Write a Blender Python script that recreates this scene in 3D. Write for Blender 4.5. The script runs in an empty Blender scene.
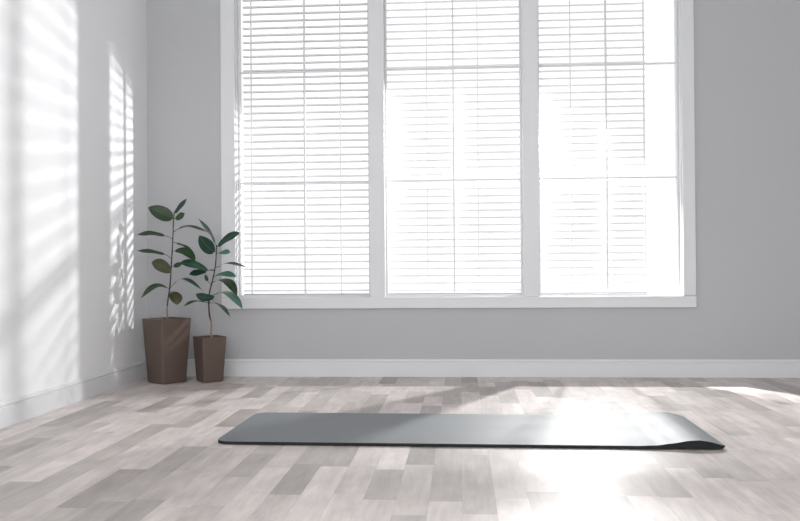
import bpy, bmesh, math
from mathutils import Vector, Matrix

SC = bpy.context.scene
COL = SC.collection

# ------------------------------------------------------------------ helpers
def lin(r, g, b):
    f = lambda c: (c / 255 / 12.92) if c <= 10 else ((c / 255 + 0.055) / 1.055) ** 2.4
    return (f(r), f(g), f(b), 1.0)

def tag(o, label=None, cat=None, group=None, kind=None):
    if label: o['label'] = label
    if cat: o['category'] = cat
    if group: o['group'] = group
    if kind: o['kind'] = kind
    return o

def obj(name, bm, mats, parent=None, smooth=False, bevel=0.0, autosmooth=None):
    bmesh.ops.recalc_face_normals(bm, faces=bm.faces)
    me = bpy.data.meshes.new(name)
    bm.to_mesh(me); bm.free()
    for m in (mats if isinstance(mats, (list, tuple)) else [mats]):
        me.materials.append(m)
    if smooth:
        for p in me.polygons: p.use_smooth = True
    o = bpy.data.objects.new(name, me)
    COL.objects.link(o)
    if parent is not None: o.parent = parent
    if bevel:
        b = o.modifiers.new('bevel', 'BEVEL'); b.width = bevel; b.segments = 2; b.limit_method = 'ANGLE'
        b.angle_limit = math.radians(40)
    return o

def empty(name, loc=(0, 0, 0)):
    o = bpy.data.objects.new(name, None); COL.objects.link(o)
    o.location = loc; o.empty_display_size = 0.1
    return o

def box(bm, x0, x1, y0, y1, z0, z1):
    v = [bm.verts.new(p) for p in ((x0,y0,z0),(x1,y0,z0),(x1,y1,z0),(x0,y1,z0),(x0,y0,z1),(x1,y0,z1),(x1,y1,z1),(x0,y1,z1))]
    for q in ((0,3,2,1),(4,5,6,7),(0,1,5,4),(1,2,6,5),(2,3,7,6),(3,0,4,7)):
        bm.faces.new([v[i] for i in q])

def tube(bm, pts, rad, n=8):
    pts = [Vector(p) for p in pts]
    if not isinstance(rad, (list, tuple)): rad = [rad] * len(pts)
    rings = []
    for i, p in enumerate(pts):
        d = (pts[min(i + 1, len(pts) - 1)] - pts[max(i - 1, 0)]).normalized()
        a = d.orthogonal().normalized() if i == 0 else (prev - d * prev.dot(d)).normalized()
        prev = a
        b = d.cross(a)
        rings.append([bm.verts.new(p + (a * math.cos(2*math.pi*k/n) + b * math.sin(2*math.pi*k/n)) * rad[i]) for k in range(n)])
    for r0, r1 in zip(rings, rings[1:]):
        for k in range(n):
            bm.faces.new((r0[k], r0[(k+1) % n], r1[(k+1) % n], r1[k]))
    bm.faces.new(rings[0][::-1]); bm.faces.new(rings[-1])

def smooth_path(pts, sub=4):
    pts = [Vector(p) for p in pts]; out = []
    for i in range(len(pts) - 1):
        p0 = pts[max(i-1, 0)]; p1 = pts[i]; p2 = pts[i+1]; p3 = pts[min(i+2, len(pts)-1)]
        for k in range(sub):
            t = k / sub
            out.append(0.5 * ((2*p1) + (p2-p0)*t + (2*p0-5*p1+4*p2-p3)*t*t + (3*p1-p0-3*p2+p3)*t**3))
    out.append(pts[-1])
    return out

# ---------------------------------------------------------------- materials
def material(name, color, rough=0.5, spec=0.5, **kw):
    m = bpy.data.materials.new(name); m.use_nodes = True
    b = m.node_tree.nodes['Principled BSDF']
    b.inputs['Base Color'].default_value = color
    b.inputs['Roughness'].default_value = rough
    b.inputs['Specular IOR Level'].default_value = spec
    for k, v in kw.items(): b.inputs[k].default_value = v
    return m

def nodes(m):
    nt = m.node_tree
    return nt, nt.nodes['Principled BSDF'], (lambda t, **k: _new(nt, t, k))

def _new(nt, t, k):
    n = nt.nodes.new(t)
    for a, v in k.items(): setattr(n, a, v)
    return n

def add_noise(m, scale=60, amount=0.04, bump=0.05, bscale=None, stretch=(1, 1, 1), dist=0.002):
    """fine mottling of the colour and a light bump"""
    nt, b, N = nodes(m)
    tc = N('ShaderNodeTexCoord'); mp = N('ShaderNodeMapping'); mp.inputs['Scale'].default_value = stretch
    nt.links.new(tc.outputs['Object'], mp.inputs['Vector'])
    n = N('ShaderNodeTexNoise'); n.inputs['Scale'].default_value = scale; n.inputs['Detail'].default_value = 4
    nt.links.new(mp.outputs[0], n.inputs['Vector'])
    c = b.inputs['Base Color'].default_value[:]
    mix = N('ShaderNodeMix', data_type='RGBA')
    mix.inputs[6].default_value = [x * (1 - amount) for x in c[:3]] + [1]
    mix.inputs[7].default_value = [min(1, x * (1 + amount)) for x in c[:3]] + [1]
    nt.links.new(n.outputs['Fac'], mix.inputs[0]); nt.links.new(mix.outputs[2], b.inputs['Base Color'])
    if bump:
        bn = N('ShaderNodeTexNoise'); bn.inputs['Scale'].default_value = bscale or scale * 3
        nt.links.new(mp.outputs[0], bn.inputs['Vector'])
        bp = N('ShaderNodeBump'); bp.inputs['Strength'].default_value = bump; bp.inputs['Distance'].default_value = dist
        nt.links.new(bn.outputs['Fac'], bp.inputs['Height']); nt.links.new(bp.outputs[0], b.inputs['Normal'])
    return m

P1_STEM =  [(-1.604, -0.228, 0.3483), (-1.6122, -0.228, 0.3868), (-1.6063, -0.228, 0.4473), (-1.5946, -0.228, 0.5298), (-1.5868, -0.228, 0.6397), (-1.5777, -0.228, 0.7772), (-1.5745, -0.228, 0.8598), (-1.5685, -0.228, 0.9313)]
P1_LEAF = [
  ((-1.5704, -0.228, 0.89), (-1.5657, -0.258, 0.8938), (-1.6189, -0.273, 0.9208), (-1.6896, -0.288, 0.9533), 0.0791, (0.3603, 0.2782, 0.8904)),
  ((-1.5685, -0.228, 0.9258), (-1.5663, -0.228, 0.9257), (-1.5397, -0.218, 0.9592), (-1.5062, -0.208, 1.0064), 0.0410, (-0.1489, -0.9282, 0.341)),
  ((-1.5687, -0.228, 0.8927), (-1.5551, -0.248, 0.8942), (-1.5248, -0.263, 0.904), (-1.4942, -0.278, 0.9163), 0.0429, (-0.1587, 0.3564, 0.9207)),
  ((-1.5794, -0.228, 0.7828), (-1.6172, -0.248, 0.8), (-1.6855, -0.268, 0.8119), (-1.7545, -0.288, 0.8053), 0.0601, (-0.2353, 0.8657, 0.4417)),
  ((-1.5736, -0.228, 0.8212), (-1.5364, -0.238, 0.8391), (-1.48, -0.213, 0.8507), (-1.381, -0.188, 0.8154), 0.0429, (-0.2413, 0.9098, 0.3378)),
  ((-1.585, -0.228, 0.6727), (-1.6177, -0.248, 0.6991), (-1.6859, -0.268, 0.7125), (-1.7548, -0.288, 0.7192), 0.0577, (-0.2084, 0.9032, 0.3752)),
  ((-1.5767, -0.228, 0.7607), (-1.5604, -0.218, 0.7608), (-1.5193, -0.198, 0.7417), (-1.479, -0.178, 0.714), 0.0327, (-0.1731, 0.877, 0.4482)),
  ((-1.5814, -0.228, 0.7112), (-1.5588, -0.248, 0.7151), (-1.4973, -0.248, 0.7113), (-1.4473, -0.248, 0.6617), 0.0556, (0.3191, 0.6741, 0.6662)),
  ((-1.5887, -0.228, 0.5902), (-1.5783, -0.258, 0.5986), (-1.6232, -0.288, 0.6372), (-1.6621, -0.318, 0.6509), 0.0682, (0.3262, 0.3195, 0.8897)),
  ((-1.5874, -0.228, 0.6232), (-1.571, -0.238, 0.6314), (-1.5486, -0.238, 0.6395), (-1.5233, -0.238, 0.6491), 0.0274, (-0.3479, 0.0762, 0.9344)),
  ((-1.6004, -0.228, 0.5078), (-1.6073, -0.248, 0.5149), (-1.6636, -0.278, 0.523), (-1.7277, -0.308, 0.4591), 0.0582, (-0.5489, 0.7414, 0.3862)),
  ((-1.6004, -0.228, 0.5023), (-1.5631, -0.238, 0.5408), (-1.4997, -0.243, 0.5597), (-1.4091, -0.248, 0.5003), 0.0447, (0.1188, 0.9701, 0.2118)),
  ((-1.6005, -0.228, 0.4858), (-1.5669, -0.268, 0.4923), (-1.5452, -0.283, 0.4655), (-1.5347, -0.298, 0.4254), 0.0761, (0.7141, 0.6994, 0.0299)),
]
P2_STEM =  [(-1.3754, -0.192, 0.2407), (-1.3741, -0.192, 0.281), (-1.3739, -0.192, 0.3191), (-1.3849, -0.192, 0.3633), (-1.3885, -0.192, 0.434), (-1.3814, -0.192, 0.4969), (-1.3619, -0.192, 0.573), (-1.3485, -0.192, 0.6492), (-1.3442, -0.192, 0.7265), (-1.3418, -0.192, 0.7486)]
P2_LEAF = [
  ((-1.3436, -0.192, 0.7376), (-1.3519, -0.192, 0.7597), (-1.3763, -0.222, 0.8223), (-1.4259, -0.252, 0.8915), 0.0455, (-0.0229, 0.9146, 0.4036)),
  ((-1.3454, -0.192, 0.7072), (-1.3445, -0.222, 0.7122), (-1.3803, -0.247, 0.7421), (-1.414, -0.272, 0.7961), 0.0742, (0.6001, 0.3624, 0.7131)),
  ((-1.3419, -0.192, 0.7348), (-1.3322, -0.202, 0.7405), (-1.2717, -0.217, 0.7858), (-1.2035, -0.232, 0.8104), 0.0628, (-0.228, 0.6687, 0.7077)),
  ((-1.3438, -0.192, 0.7016), (-1.3211, -0.212, 0.7028), (-1.2875, -0.232, 0.7088), (-1.253, -0.252, 0.7027), 0.0395, (0.3745, 0.6361, 0.6746)),
  ((-1.3498, -0.192, 0.6216), (-1.33, -0.202, 0.6281), (-1.2669, -0.217, 0.6469), (-1.1629, -0.232, 0.6226), 0.0442, (0.1793, 0.9562, 0.2313)),
  ((-1.3555, -0.192, 0.6106), (-1.3811, -0.232, 0.6082), (-1.4421, -0.282, 0.6413), (-1.5001, -0.332, 0.647), 0.0673, (-0.3183, 0.6476, 0.6924)),
  ((-1.3555, -0.192, 0.605), (-1.3914, -0.222, 0.6082), (-1.4281, -0.257, 0.5977), (-1.463, -0.292, 0.5873), 0.0460, (-0.6086, 0.4213, 0.6724)),
  ((-1.3756, -0.192, 0.5278), (-1.3952, -0.192, 0.55), (-1.4008, -0.192, 0.5639), (-1.408, -0.192, 0.586), 0.0199, (0.8354, 0.463, 0.2964)),
  ((-1.3619, -0.192, 0.5692), (-1.3431, -0.212, 0.5787), (-1.2853, -0.232, 0.5895), (-1.2216, -0.252, 0.5718), 0.0538, (0.2986, 0.8244, 0.4808)),
  ((-1.3711, -0.192, 0.5333), (-1.347, -0.222, 0.5475), (-1.2674, -0.257, 0.5477), (-1.207, -0.292, 0.4741), 0.0726, (0.5131, 0.8398, 0.1775)),
  ((-1.3872, -0.192, 0.4616), (-1.3362, -0.222, 0.4789), (-1.2567, -0.257, 0.4797), (-1.1762, -0.292, 0.4012), 0.0765, (0.4338, 0.897, 0.0851)),
  ((-1.3861, -0.192, 0.4616), (-1.3456, -0.232, 0.4656), (-1.3954, -0.257, 0.4612), (-1.4319, -0.282, 0.4813), 0.0505, (-0.1452, 0.5154, 0.8446)),
  ((-1.3874, -0.192, 0.4229), (-1.4038, -0.212, 0.4332), (-1.4543, -0.247, 0.4392), (-1.5014, -0.282, 0.4137), 0.0316, (-0.5955, 0.7519, 0.283)),
  ((-1.3874, -0.192, 0.4257), (-1.3646, -0.212, 0.4292), (-1.3085, -0.232, 0.4134), (-1.2543, -0.252, 0.3565), 0.0414, (0.3381, 0.9411, -0.0051)),
]
SKY, SKY_FILL, LAMP, EXPOSURE = 1.2, 3.5, 385.0, 0.0

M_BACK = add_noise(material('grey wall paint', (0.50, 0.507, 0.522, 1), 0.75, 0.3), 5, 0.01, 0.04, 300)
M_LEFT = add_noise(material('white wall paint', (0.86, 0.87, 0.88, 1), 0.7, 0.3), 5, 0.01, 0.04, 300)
M_CEIL = add_noise(material('ceiling paint', (0.85, 0.85, 0.85, 1), 0.8, 0.2), 5, 0.01, 0.03, 300)
M_TRIM = add_noise(material('white trim paint', (0.74, 0.75, 0.765, 1), 0.4, 0.4), 8, 0.01, 0.02, 200)
M_POT = add_noise(material('brown plastic', lin(95, 81, 74), 0.45, 0.35), 400, 0.05, 0.08, 900, dist=0.0005)
M_SOIL = add_noise(material('dark potting soil', lin(42, 36, 32), 0.95, 0.1), 120, 0.4, 0.8, 160, dist=0.006)
M_MAT = add_noise(material('grey foam', lin(101, 106, 110), 0.58, 1.0, IOR=1.62), 700, 0.05, 0.10, 1500, dist=0.0004)
M_MATEDGE = add_noise(material('shaded foam', lin(34, 36, 38), 0.7, 0.3), 700, 0.05, 0.1, 1500, dist=0.0004)  # mat foam darkened, shade along the edge put into the colour

def floor_material():
    m = material('grey oak strip laminate', (0.6, 0.55, 0.53, 1), 0.3, 0.45)
    nt, b, N = nodes(m); L = nt.links.new
    def math_(op, a, c=None, d=None):
        n = N('ShaderNodeMath', operation=op)
        for i, v in enumerate((a, c, d)):
            if v is None: continue
            if isinstance(v, (int, float)): n.inputs[i].default_value = v
            else: L(v, n.inputs[i])
        return n.outputs[0]
    def wn(w, dim='1D', vec=None):
        n = N('ShaderNodeTexWhiteNoise', noise_dimensions=dim)
        if vec is not None: L(vec, n.inputs['Vector'])
        else: L(w, n.inputs['W'])
        return n.outputs['Value']
    tc = N('ShaderNodeTexCoord'); sp = N('ShaderNodeSeparateXYZ'); L(tc.outputs['Object'], sp.inputs[0])
    X, Y = sp.outputs[0], sp.outputs[1]
    W = 0.088
    xs = math_('DIVIDE', X, W); row = math_('FLOOR', xs)
    r1 = wn(math_('ADD', row, 0.37)); r2 = wn(math_('ADD', row, 71.77))
    ln = math_('MULTIPLY_ADD', r2, 0.20, 0.36)
    ys = math_('DIVIDE', math_('MULTIPLY_ADD', r1, 3.1, Y), ln)
    # uneven strip lengths: nudge the boundary of every second piece
    wob = math_('MULTIPLY', math_('SINE', math_('MULTIPLY', ys, 2.2)), 0.22)
    ys = math_('ADD', ys, wob)
    pc = math_('FLOOR', ys)
    cv = N('ShaderNodeCombineXYZ'); L(row, cv.inputs[0]); L(pc, cv.inputs[1])
    rnd = wn(None, '2D', cv.outputs[0])
    cv2 = N('ShaderNodeCombineXYZ'); L(math_('ADD', row, 31.5), cv2.inputs[0]); L(math_('ADD', pc, 17.5), cv2.inputs[1])
    rnd2 = wn(None, '2D', cv2.outputs[0])
    ramp = N('ShaderNodeValToRGB')
    e = ramp.color_ramp.elements
    e[0].position = 0.0; e[0].color = FL_DARK
    e[1].position = 1.0; e[1].color = FL_LIGHT
    k = e.new(0.35); k.color = FL_MID
    k = e.new(0.6); k.color = FL_PINK
    par = math_('MODULO', math_('ABSOLUTE', math_('ADD', row, pc)), 2.0)      # neighbouring pieces differ in tone
    L(math_('MULTIPLY_ADD', rnd, 0.80, math_('MULTIPLY', par, 0.20)), ramp.inputs[0])
    # grain
    gv = N('ShaderNodeCombineXYZ'); L(math_('MULTIPLY', X, 38), gv.inputs[0]); L(math_('MULTIPLY_ADD', Y, 4.5, math_('MULTIPLY', rnd2, 40)), gv.inputs[1]); L(math_('MULTIPLY', rnd, 30), gv.inputs[2])
    g = N('ShaderNodeTexNoise'); g.inputs['Scale'].default_value = 1.0; g.inputs['Detail'].default_value = 6; g.inputs['Roughness'].default_value = 0.62; g.inputs['Distortion'].default_value = 0.5
    L(gv.outputs[0], g.inputs['Vector'])
    gr = N('ShaderNodeMapRange'); gr.inputs[1].default_value = 0.3; gr.inputs[2].default_value = 0.7; gr.inputs[3].default_value = 0.82; gr.inputs[4].default_value = 1.10
    L(g.outputs['Fac'], gr.inputs[0])
    # seams
    fx = math_('FRACT', xs); fy = math_('FRACT', ys)
    sx = math_('LESS_THAN', math_('MINIMUM', fx, math_('SUBTRACT', 1.0, fx)), 0.010)
    sy = math_('LESS_THAN', math_('MINIMUM', fy, math_('SUBTRACT', 1.0, fy)), 0.003)
    seam = math_('MULTIPLY_ADD', math_('MAXIMUM', sx, sy), -0.12, 1.0)
    mul = N('ShaderNodeVectorMath', operation='SCALE'); L(ramp.outputs[0], mul.inputs[0]); 
    bn = N('ShaderNodeTexNoise'); bn.inputs['Scale'].default_value = 1.0; bn.inputs['Detail'].default_value = 3
    bv = N('ShaderNodeCombineXYZ'); L(math_('MULTIPLY', X, 14), bv.inputs[0]); L(math_('MULTIPLY', Y, 6), bv.inputs[1]); L(math_('MULTIPLY', rnd2, 25), bv.inputs[2]); L(bv.outputs[0], bn.inputs['Vector'])
    blot = N('ShaderNodeMapRange'); blot.inputs[1].default_value = 0.3; blot.inputs[2].default_value = 0.7; blot.inputs[3].default_value = 0.88; blot.inputs[4].default_value = 1.10
    L(bn.outputs['Fac'], blot.inputs[0])
    L(math_('MULTIPLY', blot.outputs[0], math_('MULTIPLY', gr.outputs[0], seam)), mul.inputs['Scale'])
    L(mul.outputs[0], b.inputs['Base Color'])
    rr = math_('MULTIPLY_ADD', g.outputs['Fac'], 0.16, FL_ROUGH)
    L(rr, b.inputs['Roughness'])
    bp = N('ShaderNodeBump'); bp.inputs['Strength'].default_value = 0.08; bp.inputs['Distance'].default_value = 0.0008
    L(g.outputs['Fac'], bp.inputs['Height']); L(bp.outputs[0], b.inputs['Normal'])
    return m
FL_DARK = (0.385, 0.350, 0.331, 1); FL_MID = (0.53, 0.483, 0.459, 1); FL_PINK = (0.655, 0.590, 0.567, 1); FL_LIGHT = (0.72, 0.656, 0.630, 1)
FL_ROUGH = 0.36
M_FLOOR = floor_material()

def slat_material():
    m = material('pale slat', (0.54, 0.54, 0.545, 1), 0.6, 0.1)
    nt, b, N = nodes(m)
    t = N('ShaderNodeBsdfTranslucent'); t.inputs[0].default_value = (0.5, 0.5, 0.5, 1)
    mx = N('ShaderNodeMixShader'); mx.inputs[0].default_value = 0.0
    nt.links.new(b.outputs[0], mx.inputs[1]); nt.links.new(t.outputs[0], mx.inputs[2])
    nt.links.new(mx.outputs[0], nt.nodes['Material Output'].inputs[0])
    return m
M_SLAT = slat_material()
M_LIP = material('white slat edge', (0.9, 0.9, 0.905, 1), 0.6, 0.2)  # lighter than the slat body: brightness put into the room-side edge colour
M_CORD = material('white blind cord', (0.85, 0.85, 0.86, 1), 0.7, 0.2)

def glass_material():
    m = bpy.data.materials.new('clear window glass'); m.use_nodes = True
    nt = m.node_tree; nt.nodes.clear()
    N = lambda t: nt.nodes.new(t)
    o = N('ShaderNodeOutputMaterial'); tr = N('ShaderNodeBsdfTransparent'); tr.inputs[0].default_value = (0.98, 0.985, 0.985, 1)
    gl = N('ShaderNodeBsdfGlossy'); gl.inputs['Roughness'].default_value = 0.0
    fr = N('ShaderNodeFresnel'); fr.inputs['IOR'].default_value = 1.45
    mx = N('ShaderNodeMixShader')
    ge = N('ShaderNodeNewGeometry'); om = N('ShaderNodeMath'); om.operation = 'SUBTRACT'; om.inputs[0].default_value = 1.0
    nt.links.new(ge.outputs['Backfacing'], om.inputs[1])        # a thin pane reflects at its outer face only
    ml = N('ShaderNodeMath'); ml.operation = 'MULTIPLY'
    nt.links.new(fr.outputs[0], ml.inputs[0]); nt.links.new(om.outputs[0], ml.inputs[1])
    nt.links.new(ml.outputs[0], mx.inputs[0]); nt.links.new(tr.outputs[0], mx.inputs[1]); nt.links.new(gl.outputs[0], mx.inputs[2])
    nt.links.new(mx.outputs[0], o.inputs[0])
    return m
M_GLASS = glass_material()

def leaf_material(name, dark, light, under):
    m = material(name, dark, 0.34, 0.4)
    nt, b, N = nodes(m); L = nt.links.new
    uv = N('ShaderNodeUVMap'); sp = N('ShaderNodeSeparateXYZ'); L(uv.outputs[0], sp.inputs[0])
    d = N('ShaderNodeMath', operation='SUBTRACT'); d.inputs[1].default_value = 0.5; L(sp.outputs[0], d.inputs[0])
    a = N('ShaderNodeMath', operation='ABSOLUTE'); L(d.outputs[0], a.inputs[0])
    rib = N('ShaderNodeMapRange'); rib.inputs[1].default_value = 0.0; rib.inputs[2].default_value = 0.05; rib.inputs[3].default_value = 0.75; rib.inputs[4].default_value = 0.0
    L(a.outputs[0], rib.inputs[0])
    # side veins
    w = N('ShaderNodeMath', operation='MULTIPLY_ADD'); L(a.outputs[0], w.inputs[0]); w.inputs[1].default_value = -0.5; L(sp.outputs[1], w.inputs[2])
    s = N('ShaderNodeMath', operation='MULTIPLY'); s.inputs[1].default_value = 95; L(w.outputs[0], s.inputs[0])
    sn = N('ShaderNodeMath', operation='SINE'); L(s.outputs[0], sn.inputs[0])
    vr = N('ShaderNodeMapRange'); vr.inputs[1].default_value = 0.5; vr.inputs[2].default_value = 1; vr.inputs[3].default_value = 0; vr.inputs[4].default_value = 0.18
    L(sn.outputs[0], vr.inputs[0])
    ad = N('ShaderNodeMath', operation='MAXIMUM'); L(rib.outputs[0], ad.inputs[0]); L(vr.outputs[0], ad.inputs[1])
    tc = N('ShaderNodeTexCoord'); nz = N('ShaderNodeTexNoise'); nz.inputs['Scale'].default_value = 9; L(tc.outputs['Object'], nz.inputs['Vector'])
    mx0 = N('ShaderNodeMix', data_type='RGBA'); mx0.inputs[6].default_value = dark; mx0.inputs[7].default_value = [x * 1.9 for x in dark[:3]] + [1]
    L(nz.outputs['Fac'], mx0.inputs[0])
    mx = N('ShaderNodeMix', data_type='RGBA'); mx.inputs[7].default_value = light
    L(ad.outputs[0], mx.inputs[0]); L(mx0.outputs[2], mx.inputs[6])
    ge = N('ShaderNodeNewGeometry')
    mu = N('ShaderNodeMix', data_type='RGBA'); mu.inputs[7].default_value = under
    L(ge.outputs['Backfacing'], mu.inputs[0]); L(mx.outputs[2], mu.inputs[6])
    L(mu.outputs[2], b.inputs['Base Color'])
    t = N('ShaderNodeBsdfTranslucent'); L(mu.outputs[2], t.inputs[0])
    ms = N('ShaderNodeMixShader'); ms.inputs[0].default_value = 0.22
    L(b.outputs[0], ms.inputs[1]); L(t.outputs[0], ms.inputs[2]); L(ms.outputs[0], nt.nodes['Material Output'].inputs[0])
    return m
M_LEAF_A = leaf_material('olive green leaf', lin(33, 53, 31), lin(84, 102, 70), lin(64, 80, 54))
M_LEAF_B = leaf_material('deep green leaf', lin(22, 50, 37), lin(70, 112, 92), lin(50, 80, 64))
M_LEAF_C = leaf_material('highlit green leaf', lin(56, 98, 82), lin(112, 155, 138), lin(82, 122, 106))  # reflected light on the green leaf put into its teal colour
M_LEAF_D = leaf_material('brownish leaf', lin(62, 62, 44), lin(104, 100, 78), lin(84, 82, 62))
M_STEM = add_noise(material('brown green stem', lin(72, 66, 54), 0.7, 0.3), 150, 0.25, 0.4, 300)
M_BARK = add_noise(material('pale bark', lin(150, 132, 116), 0.8, 0.2), 150, 0.3, 0.5, 300)

# ---------------------------------------------------------------- the room
XL, XR, YR, ZC = -1.806, 2.15, -6.6, 2.85      # left wall, right wall, open end behind, ceiling
WX0, WX1, WZ0, WZ1 = -1.284, 1.226, 0.450, 2.40  # window opening in the back wall
MUL = ((-0.512, -0.425), (0.352, 0.441))
WT = 0.13

bm = bmesh.new(); box(bm, XL - 0.15, XR + 0.15, YR, WT, -0.1, 0.0)
tag(obj('floor', bm, M_FLOOR), kind='structure')
bm = bmesh.new(); box(bm, XL - 0.15, XR + 0.15, YR, WT, ZC, ZC + 0.1)
tag(obj('ceiling', bm, M_CEIL), kind='structure')
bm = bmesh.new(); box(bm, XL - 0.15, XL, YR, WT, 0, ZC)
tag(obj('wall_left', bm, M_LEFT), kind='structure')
bm = bmesh.new(); box(bm, XR, XR + 0.15, YR, WT, 0, ZC)
tag(obj('wall_right', bm, M_BACK), kind='structure')
bm = bmesh.new()
box(bm, XL, WX0, 0, WT, 0, ZC); box(bm, WX1, XR, 0, WT, 0, ZC)
box(bm, WX0, WX1, 0, WT, 0, WZ0); box(bm, WX0, WX1, 0, WT, WZ1, ZC)
tag(obj('wall_back', bm, M_BACK), kind='structure')

# baseboards: a moulded profile swept along each wall
PROF = [(0, 0), (0.014, 0), (0.014, 0.076), (0.010, 0.0785), (0.010, 0.0815), (0.0135, 0.084), (0.0130, 0.090), (0.009, 0.0935), (0.007, 0.0986), (0, 0.0986)]
def sweep(name, p0, p1, nrm, mat, prof):
    bm = bmesh.new(); p0, p1, nrm = Vector(p0), Vector(p1), Vector(nrm)
    r = [[bm.verts.new(p + nrm * d + Vector((0, 0, z))) for d, z in prof] for p in (p0, p1)]
    n = len(prof)
    for k in range(n): bm.faces.new((r[0][k], r[0][(k+1) % n], r[1][(k+1) % n], r[1][k]))
    bm.faces.new(r[0]); bm.faces.new(r[1][::-1])
    return tag(obj(name, bm, mat), kind='structure')
sweep('baseboard_back', (XL, 0, 0), (XR, 0, 0), (0, -1, 0), M_TRIM, PROF)
sweep('baseboard_left', (XL, -0.014, 0), (XL, YR, 0), (1, 0, 0), M_TRIM, PROF)
sweep('baseboard_right', (XR, -0.014, 0), (XR, YR, 0), (-1, 0, 0), M_TRIM, PROF)

# window casing, mullions and reveal linings in one white trim
bm = bmesh.new()
CY = -0.020
box(bm, -1.366, WX0, CY, 0.0, 0.452, 2.48)        # left casing
box(bm, WX1, 1.294, CY, 0.0, 0.452, 2.48)         # right casing
box(bm, -1.366, 1.294, CY - 0.003, 0.0, 0.387, 0.4505)   # bottom casing
box(bm, WX0, WX1, CY, 0.0, WZ1, 2.48)             # head casing
for a, c in MUL: box(bm, a, c, CY, 0.118, 0.4505, WZ1)
o = obj('trim_1', bm, M_TRIM, bevel=0.0025); tag(o, kind='structure')
bm = bmesh.new()
box(bm, WX0, WX0 + 0.004, 0.0, WT, WZ0, WZ1); box(bm, WX1 - 0.004, WX1, 0.0, WT, WZ0, WZ1)
box(bm, WX0, WX1, -0.002, WT, WZ0, WZ0 + 0.006); box(bm, WX0, WX1, 0.0, WT, WZ1 - 0.004, WZ1)
o = obj('trim_2', bm, M_TRIM); tag(o, kind='structure')

MZ = (1.113, 1.753)
BAYS = ((WX0 + 0.004, MUL[0][0], -0.893), (MUL[0][1], MUL[1][0], -0.0345), (MUL[1][1], WX1 - 0.004, 0.825))
for i, (a, c, vx) in enumerate(BAYS):
    z0, z1 = WZ0 + 0.006, WZ1 - 0.004
    w = 0.011
    bm = bmesh.new()
    box(bm, a, a + w, 0.040, 0.070, z0, z1); box(bm, c - w, c, 0.040, 0.070, z0, z1)
    box(bm, a + w, c - w, 0.040, 0.070, z0, z0 + 0.007); box(bm, a + w, c - w, 0.040, 0.070, z1 - w, z1)
    win = obj('window_%d' % (i + 1), bm, M_TRIM, bevel=0.002); tag(win, kind='structure')
    bm = bmesh.new()
    box(bm, vx - 0.004, vx + 0.004, 0.042, 0.064, z0 + 0.007, z1 - w)
    for z in MZ: box(bm, a + w, c - w, 0.044, 0.062, z - 0.0042, z + 0.0042)
    obj('muntin_grid', bm, M_TRIM, win)
    bm = bmesh.new(); box(bm, a + w, c - w, 0.1125, 0.1155, z0 + 0.007, z1 - w)
    obj('glass_pane', bm, M_GLASS, win)

# ------------------------------------------------- the three venetian blinds
def blind(x0, x1, cords, tilt, label):
    root = empty('venetian_blind', ((x0 + x1) / 2, 0.092, WZ0 + 0.006))
    tag(root, label, 'window blind', 'white venetian blinds in the window')
    ox, oy, oz = root.location
    pitch, wd = 0.0415, SLAT_W
    bm = bmesh.new(); z = 0.030; nx = 1
    ct, st = math.cos(tilt), math.sin(tilt)
    while z < WZ1 - 0.05 - oz:
        # a slim slat; the hanging room-side lip is added to hide its lamp-lit underside
        sec = ((-0.5, -LIP * .62), (-0.5, LIP * .32), (-0.47, LIP * .38), (-0.40, LIP * .32), (0.5, LIP * .20), (0.5, 0.0), (-0.40, LIP * .05), (-0.42, -LIP * .62))
        prof = [(u * wd * ct + h * st, z - u * wd * st + h * ct) for u, h in sec]
        ends = [[bm.verts.new((X - ox, y, zz)) for y, zz in prof] for X in (x0, x1)]
        m8 = len(prof)
        for k in range(m8):
            bm.faces.new((ends[0][k], ends[0][(k+1) % m8], ends[1][(k+1) % m8], ends[1][k])).material_index = 1 if k == 0 else 0
        bm.faces.new(ends[0]); bm.faces.new(ends[1][::-1])
        z += pitch
    obj('slats', bm, [M_SLAT, M_LIP], root)
    for cx in cords:
        bm = bmesh.new()
        for dy in (-wd / 2 - 0.001, wd / 2 + 0.001):
            box(bm, cx - ox - 0.0022, cx - ox + 0.0022, dy - 0.0006, dy + 0.0006, 0.004, WZ1 - 0.03 - oz)
        z = 0.030
        while z < WZ1 - 0.05 - oz:
            box(bm, cx - ox - 0.0022, cx - ox + 0.0022, -wd / 2, wd / 2, z - 0.0035, z - 0.0025); z += pitch
        obj('ladder_cord', bm, M_CORD, root)
    bm = bmesh.new(); box(bm, x0 - ox, x1 - ox, -0.011, 0.011, 0.001, 0.013)
    obj('bottom_rail', bm, M_SLAT, root, bevel=0.003)
    bm = bmesh.new(); box(bm, x0 - ox, x1 - ox, -0.018, 0.018, WZ1 - 0.04 - oz, WZ1 - 0.0045 - oz)
    obj('head_rail', bm, M_SLAT, root, bevel=0.002)
SLAT_W, LIP = 0.0175, 0.0098
R = math.radians
blind(-1.262, -0.518, (-1.215, -0.690), R(20), 'white venetian blind in the left window bay, nearest the potted plants')
blind(-0.415, 0.348, (-0.187, 0.105), R(4), 'white venetian blind in the middle bay between the two mullions')
blind(0.456, 1.050, (0.632, 1.043), R(0), 'white venetian blind in the right bay, its right end left out under the lamp glare')  # right end left out where lamp glare washes over the slats

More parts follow.
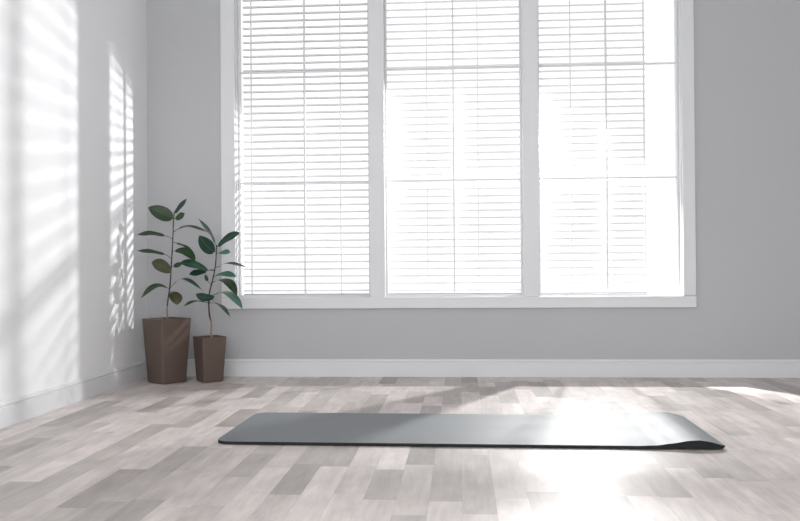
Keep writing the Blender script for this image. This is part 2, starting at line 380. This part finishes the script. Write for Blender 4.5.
# ------------------------------------------------------------------ yoga mat
def yoga_mat():
    Lm, Wm, T = 1.752, 0.596, 0.0115
    root = Vector((-0.869, -1.860, 0.0)); ud = Vector((1, -0.015, 0)).normalized(); vd = Vector((0.015, 1, 0)).normalized()
    us = [0, .004, .010, .018, .028, .04, .055, .08] + [0.08 + (1.40 - 0.08) * k / 12 for k in range(1, 13)] + [1.40 + (Lm - 1.40) * k / 28 for k in range(1, 29)]
    nv = 24
    def zb(u, v):
        # rise of the mat's top: flat, then a low wave that comes back down at the tip
        amp = 0.021 - 0.006 * (v / Wm)
        pts = ((1.40, 0), (1.46, 0.0), (1.52, 0.10), (1.58, 0.45), (1.63, 0.90), (1.665, 1.0), (1.70, 0.80), (1.752, 0.30))
        if u <= 1.46: return 0.0
        for (a, ha), (b, hb) in zip(pts, pts[1:]):
            if u <= b + 1e-9:
                t = (u - a) / (b - a); t = t * t * (3 - 2 * t) if b < 1.6 else t
                return amp * (ha + (hb - ha) * t)
        return 0.30 * amp
    bm = bmesh.new()
    rc = 0.055
    top, bot = [], []
    for u in us:
        lo, hi = 0.0, Wm
        if u < rc:                                   # rounded corners at the left end
            d = rc - math.sqrt(max(0, rc*rc - (rc-u)**2)); lo += d; hi -= d
        if u > Lm - 0.02:
            q = u - (Lm - 0.02); d = 0.02 - math.sqrt(max(0, 0.02**2 - q*q)); lo += d; hi -= d
        rt, rb = [], []
        for k in range(nv + 1):
            v = lo + (hi - lo) * k / nv
            z = zb(u, v); p = root + ud * u + vd * v
            # normal of the wave
            dz = (zb(min(u + .004, Lm), v) - zb(u - .004, v)) / (min(u + .004, Lm) - u + .004)
            n = (Vector((0, 0, 1)) - ud * dz).normalized()
            pb = p + Vector((0, 0, z * 0.12 + 0.0004 + 0.006 * max(0, (u - 1.69) / (Lm - 1.69)) ** 2))      # the end is tucked under, so the edge is thicker there
            rb.append(bm.verts.new(pb)); rt.append(bm.verts.new(p + Vector((0, 0, z + 0.0004)) + n * (T if u < 1.66 else T * (1 - 0.5 * ((u - 1.66) / (Lm - 1.66)) ** 2))))
        top.append(rt); bot.append(rb)
    nu = len(us)
    for i in range(nu - 1):
        for k in range(nv):
            bm.faces.new((top[i][k], top[i+1][k], top[i+1][k+1], top[i][k+1])).material_index = 0
            bm.faces.new((bot[i][k], bot[i][k+1], bot[i+1][k+1], bot[i+1][k])).material_index = 1
        bm.faces.new((bot[i][0], bot[i+1][0], top[i+1][0], top[i][0])).material_index = 1
        bm.faces.new((bot[i+1][nv], bot[i][nv], top[i][nv], top[i+1][nv])).material_index = 1
    for k in range(nv):
        bm.faces.new((bot[0][k+1], bot[0][k], top[0][k], top[0][k+1])).material_index = 1
        bm.faces.new((bot[-1][k], bot[-1][k+1], top[-1][k+1], top[-1][k])).material_index = 1
    for f in bm.faces: f.smooth = True
    for e in bm.edges:
        ms = {f.material_index for f in e.link_faces}
        if len(ms) > 1: e.smooth = False
    o = obj('yoga_mat', bm, [M_MAT, M_MATEDGE], bevel=0.0012)
    tag(o, 'grey yoga mat unrolled on the plank floor, its right end lifting in a wave', 'yoga mat')
yoga_mat()

# ------------------------------------------------------------ rubber plants
def rounded_square(a, r, n=5):
    pts = []
    for cx, cy, s in ((1, 1, 0), (-1, 1, 90), (-1, -1, 180), (1, -1, 270)):
        for k in range(n + 1):
            t = math.radians(s + 90 * k / n)
            pts.append((cx * (a / 2 - r) + r * math.cos(t), cy * (a / 2 - r) + r * math.sin(t)))
    return pts

def make_pot(root, a0, a1, h, ang, rim=0.006):
    """tapered square planter with rounded corners, open at the top"""
    bm = bmesh.new()
    rings = []
    inner = 0.05
    lv = [(a0 - 0.016, 0.0), (a0 - 0.010, 0.0), (a0 - 0.010, 0.004), (a0, 0.005), (a0 + 0.001, 0.008)]
    for k in range(1, 9): lv.append((a0 + (a1 - a0) * k / 8, 0.008 + (h - 0.0085) * k / 8))
    lv += [(a1 - 0.001, h), (a1 - 2 * rim, h), (a1 - 2 * rim - 0.001, h - 0.001), (a1 - 2 * rim - 0.008, h - 0.05)]
    c, s = math.cos(ang), math.sin(ang)
    for a, z in lv:
        rings.append([bm.verts.new((x * c - y * s, x * s + y * c, z)) for x, y in rounded_square(a, 0.009 * a / 0.15 + 0.003)])
    n = len(rings[0])
    for r0, r1 in zip(rings, rings[1:]):
        for k in range(n): bm.faces.new((r0[k], r0[(k+1) % n], r1[(k+1) % n], r1[k]))
    bm.faces.new(rings[0][::-1])
    for f in bm.faces: f.smooth = True
    o = obj('pot', bm, M_POT, root)
    o.data.set_sharp_from_angle(angle=math.radians(32)) if hasattr(o.data, 'set_sharp_from_angle') else None
    # soil: a slightly domed, lumpy square
    bm = bmesh.new(); zs = h - 0.022; g = 14; aw = a1 - 2 * rim - 0.0045
    vs = []
    for i in range(g + 1):
        row = []
        for j in range(g + 1):
            x = (i / g - .5) * aw; y = (j / g - .5) * aw
            zz = zs + 0.006 * (1 - (2 * i / g - 1) ** 2) * (1 - (2 * j / g - 1) ** 2) + 0.0025 * math.sin(i * 2.3 + j * 1.7) * math.cos(j * 2.9 - i)
            row.append(bm.verts.new((x * c - y * s, x * s + y * c, zz)))
        vs.append(row)
    for i in range(g):
        for j in range(g): bm.faces.new((vs[i][j], vs[i+1][j], vs[i+1][j+1], vs[i][j+1]))
    geom = bmesh.ops.extrude_face_region(bm, geom=bm.faces[:])
    for v in geom['geom']:
        if isinstance(v, bmesh.types.BMVert): v.co.z = h - 0.045
    obj('soil', bm, M_SOIL, root)

def leaf(bm, uvl, o, B, M, T, width, wax, mi, fold=0.16):
    B, M, T, wax = Vector(B) - o, Vector(M) - o, Vector(T) - o, Vector(wax).normalized()
    C = M * 2 - (B + T) * 0.5
    nl, nw = 16, 6
    rows = []
    dm = (T - B).normalized(); nm = (wax - dm * wax.dot(dm)).normalized().cross(dm)
    sgn = -1 if (nm.z if abs(nm.z) > 0.4 else -nm.y) < 0 else 1      # upright leaves turn their upper side to the room
    for i in range(nl + 1):
        t = i / nl
        p = B * (1-t)**2 + C * 2*t*(1-t) + T * t*t
        d = ((C - B) * (1-t) + (T - C) * t).normalized()
        w = (wax - d * wax.dot(d)).normalized()
        n = w.cross(d) * sgn
        prof = (math.sin(math.pi * min(1, t ** 0.95)) ** 0.56) if 0 < t < 1 else 0.0
        if t > 0.85: prof *= 1 - 0.25 * (t - 0.85) / 0.15   # short pointed tip
        hw = max(width * 0.5 * prof, 0.0006)
        row = []
        for k in range(nw + 1):
            s = k / nw * 2 - 1
            q = p + w * (hw * s) + n * (hw * fold * abs(s) ** 1.5 + 0.002 * math.sin(t * 9 + s * 2) * abs(s))
            row.append((bm.verts.new(q), (k / nw, t)))
        rows.append(row)
    for i in range(nl):
        for k in range(nw):
            q = (rows[i][k], rows[i][k+1], rows[i+1][k+1], rows[i+1][k])
            if sgn < 0: q = q[::-1]          # upper side outwards
            f = bm.faces.new([v for v, _ in q]); f.material_index = mi; f.smooth = True
            for lp, (_, uv) in zip(f.loops, q): lp[uvl].uv = uv

def rubber_plant(loc, a0, a1, h, ang, stem, leaves, mats, kinds, label, rad, bark_top):
    o = Vector(loc)
    root = empty('potted_rubber_plant', loc)
    tag(root, label, 'potted plant', 'rubber plants in brown square pots')
    make_pot(root, a0, a1, h, ang)
    bm = bmesh.new()
    s0 = Vector(stem[0]); s0.z = h - 0.035
    pts = smooth_path([s0 - o] + [Vector(p) - o for p in stem[1:]])
    n = len(pts)
    tube(bm, pts, [rad[0] + (rad[1] - rad[0]) * i / (n - 1) + 0.0006 * (i % 4 == 0) for i in range(n)], 10)
    for f in bm.faces: f.material_index = 1 if f.calc_center_median().z < bark_top else 0
    for A, B, M, T, w, wx in leaves:          # leaf stalks
        A, B, M = Vector(A) - o, Vector(B) - o, Vector(M) - o
        e = B + (M - B) * 0.12
        tube(bm, smooth_path([A, A.lerp(B, .5) + Vector((0, 0, .003)), B, e], 3), 0.0017, 6)
    obj('stem', bm, [M_STEM, M_BARK], root, smooth=True)
    bm = bmesh.new(); uvl = bm.loops.layers.uv.new('UVMap')
    for (A, B, M, T, w, wx), k in zip(leaves, kinds):
        leaf(bm, uvl, o, B, M, Vector(T) + (Vector(T) - Vector(M)) * 0.05, w, wx, k, 0.08)
    me = bpy.data.meshes.new('foliage')
    bm.to_mesh(me); bm.free()
    for m in mats: me.materials.append(m)
    f = bpy.data.objects.new('foliage', me); COL.objects.link(f); f.parent = root

AV = math.atan2(0.338, 0.94)     # line of sight to the corner, for the pots' turn
MATS = [M_LEAF_A, M_LEAF_B, M_LEAF_C, M_LEAF_D]
rubber_plant((-1.604, -0.258, 0), 0.153, 0.195, 0.349, AV + R(33), P1_STEM, P1_LEAF, MATS,
             [0, 1, 0, 0, 0, 0, 0, 0, 3, 0, 0, 0, 3],
             'taller rubber plant in the larger brown square pot, close to the left wall', (0.0042, 0.0026), 0.41)
rubber_plant((-1.376, -0.222, 0), 0.114, 0.143, 0.247, AV + R(20), P2_STEM, P2_LEAF, MATS,
             [1, 1, 1, 2, 1, 1, 1, 1, 2, 0, 2, 1, 0, 0],
             'shorter rubber plant in the smaller brown square pot, on the window side', (0.0056, 0.0026), 0.335)

# ------------------------------------------------------------ light and sky
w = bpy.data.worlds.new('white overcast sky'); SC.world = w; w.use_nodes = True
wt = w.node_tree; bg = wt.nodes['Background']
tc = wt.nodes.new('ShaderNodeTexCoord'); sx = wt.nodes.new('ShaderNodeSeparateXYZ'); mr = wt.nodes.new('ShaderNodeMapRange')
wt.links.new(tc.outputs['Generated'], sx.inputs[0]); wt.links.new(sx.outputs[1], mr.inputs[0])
mr.interpolation_type = 'SMOOTHSTEP'           # rear sky raised above the window side as added fill for the room
mr.inputs[1].default_value = -0.5; mr.inputs[2].default_value = 0.3; mr.inputs[3].default_value = SKY_FILL; mr.inputs[4].default_value = SKY
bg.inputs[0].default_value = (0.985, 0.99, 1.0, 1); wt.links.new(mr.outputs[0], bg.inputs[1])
ld = bpy.data.lights.new('window_lamp', 'SPOT'); ld.spot_size = math.radians(111); ld.spot_blend = 0.14; ld.energy = LAMP; ld.shadow_soft_size = 0.028; ld.color = (1, 0.992, 0.985)
lo = bpy.data.objects.new('window_lamp', ld); COL.objects.link(lo); lo.location = (0.78, 0.75, 1.43)
lo.rotation_euler = Vector((-0.45, -0.60, -0.66)).to_track_quat('-Z', 'Y').to_euler()

# ------------------------------------------------------------------- camera
cd = bpy.data.cameras.new('camera'); cd.sensor_width = 36; cd.sensor_fit = 'HORIZONTAL'; cd.lens = 848.31 / 800 * 36
cam = bpy.data.objects.new('camera', cd); COL.objects.link(cam)
yaw, pit, rol = 0.0711, 0.0077, 0.0068
fwd = Vector((-math.sin(yaw) * math.cos(pit), math.cos(yaw) * math.cos(pit), math.sin(pit)))
rt = Vector((math.cos(yaw), math.sin(yaw), 0)); up = rt.cross(fwd)
r2 = rt * math.cos(rol) - up * math.sin(rol); u2 = rt * math.sin(rol) + up * math.cos(rol)
mt = Matrix((r2, u2, -fwd)).transposed().to_4x4(); mt.translation = (0, -4.7941, 0.62)
cam.matrix_world = mt
cd.clip_start = 0.05; cd.clip_end = 100
SC.camera = cam
SC.view_settings.view_transform = 'Standard'; SC.view_settings.look = 'None'
SC.view_settings.gamma = 1; SC.view_settings.use_curve_mapping = False
SC.view_settings.exposure = EXPOSURE
SC.cycles.use_denoising = True
SC.cycles.max_bounces = 10; SC.cycles.diffuse_bounces = 6; SC.cycles.transparent_max_bounces = 12
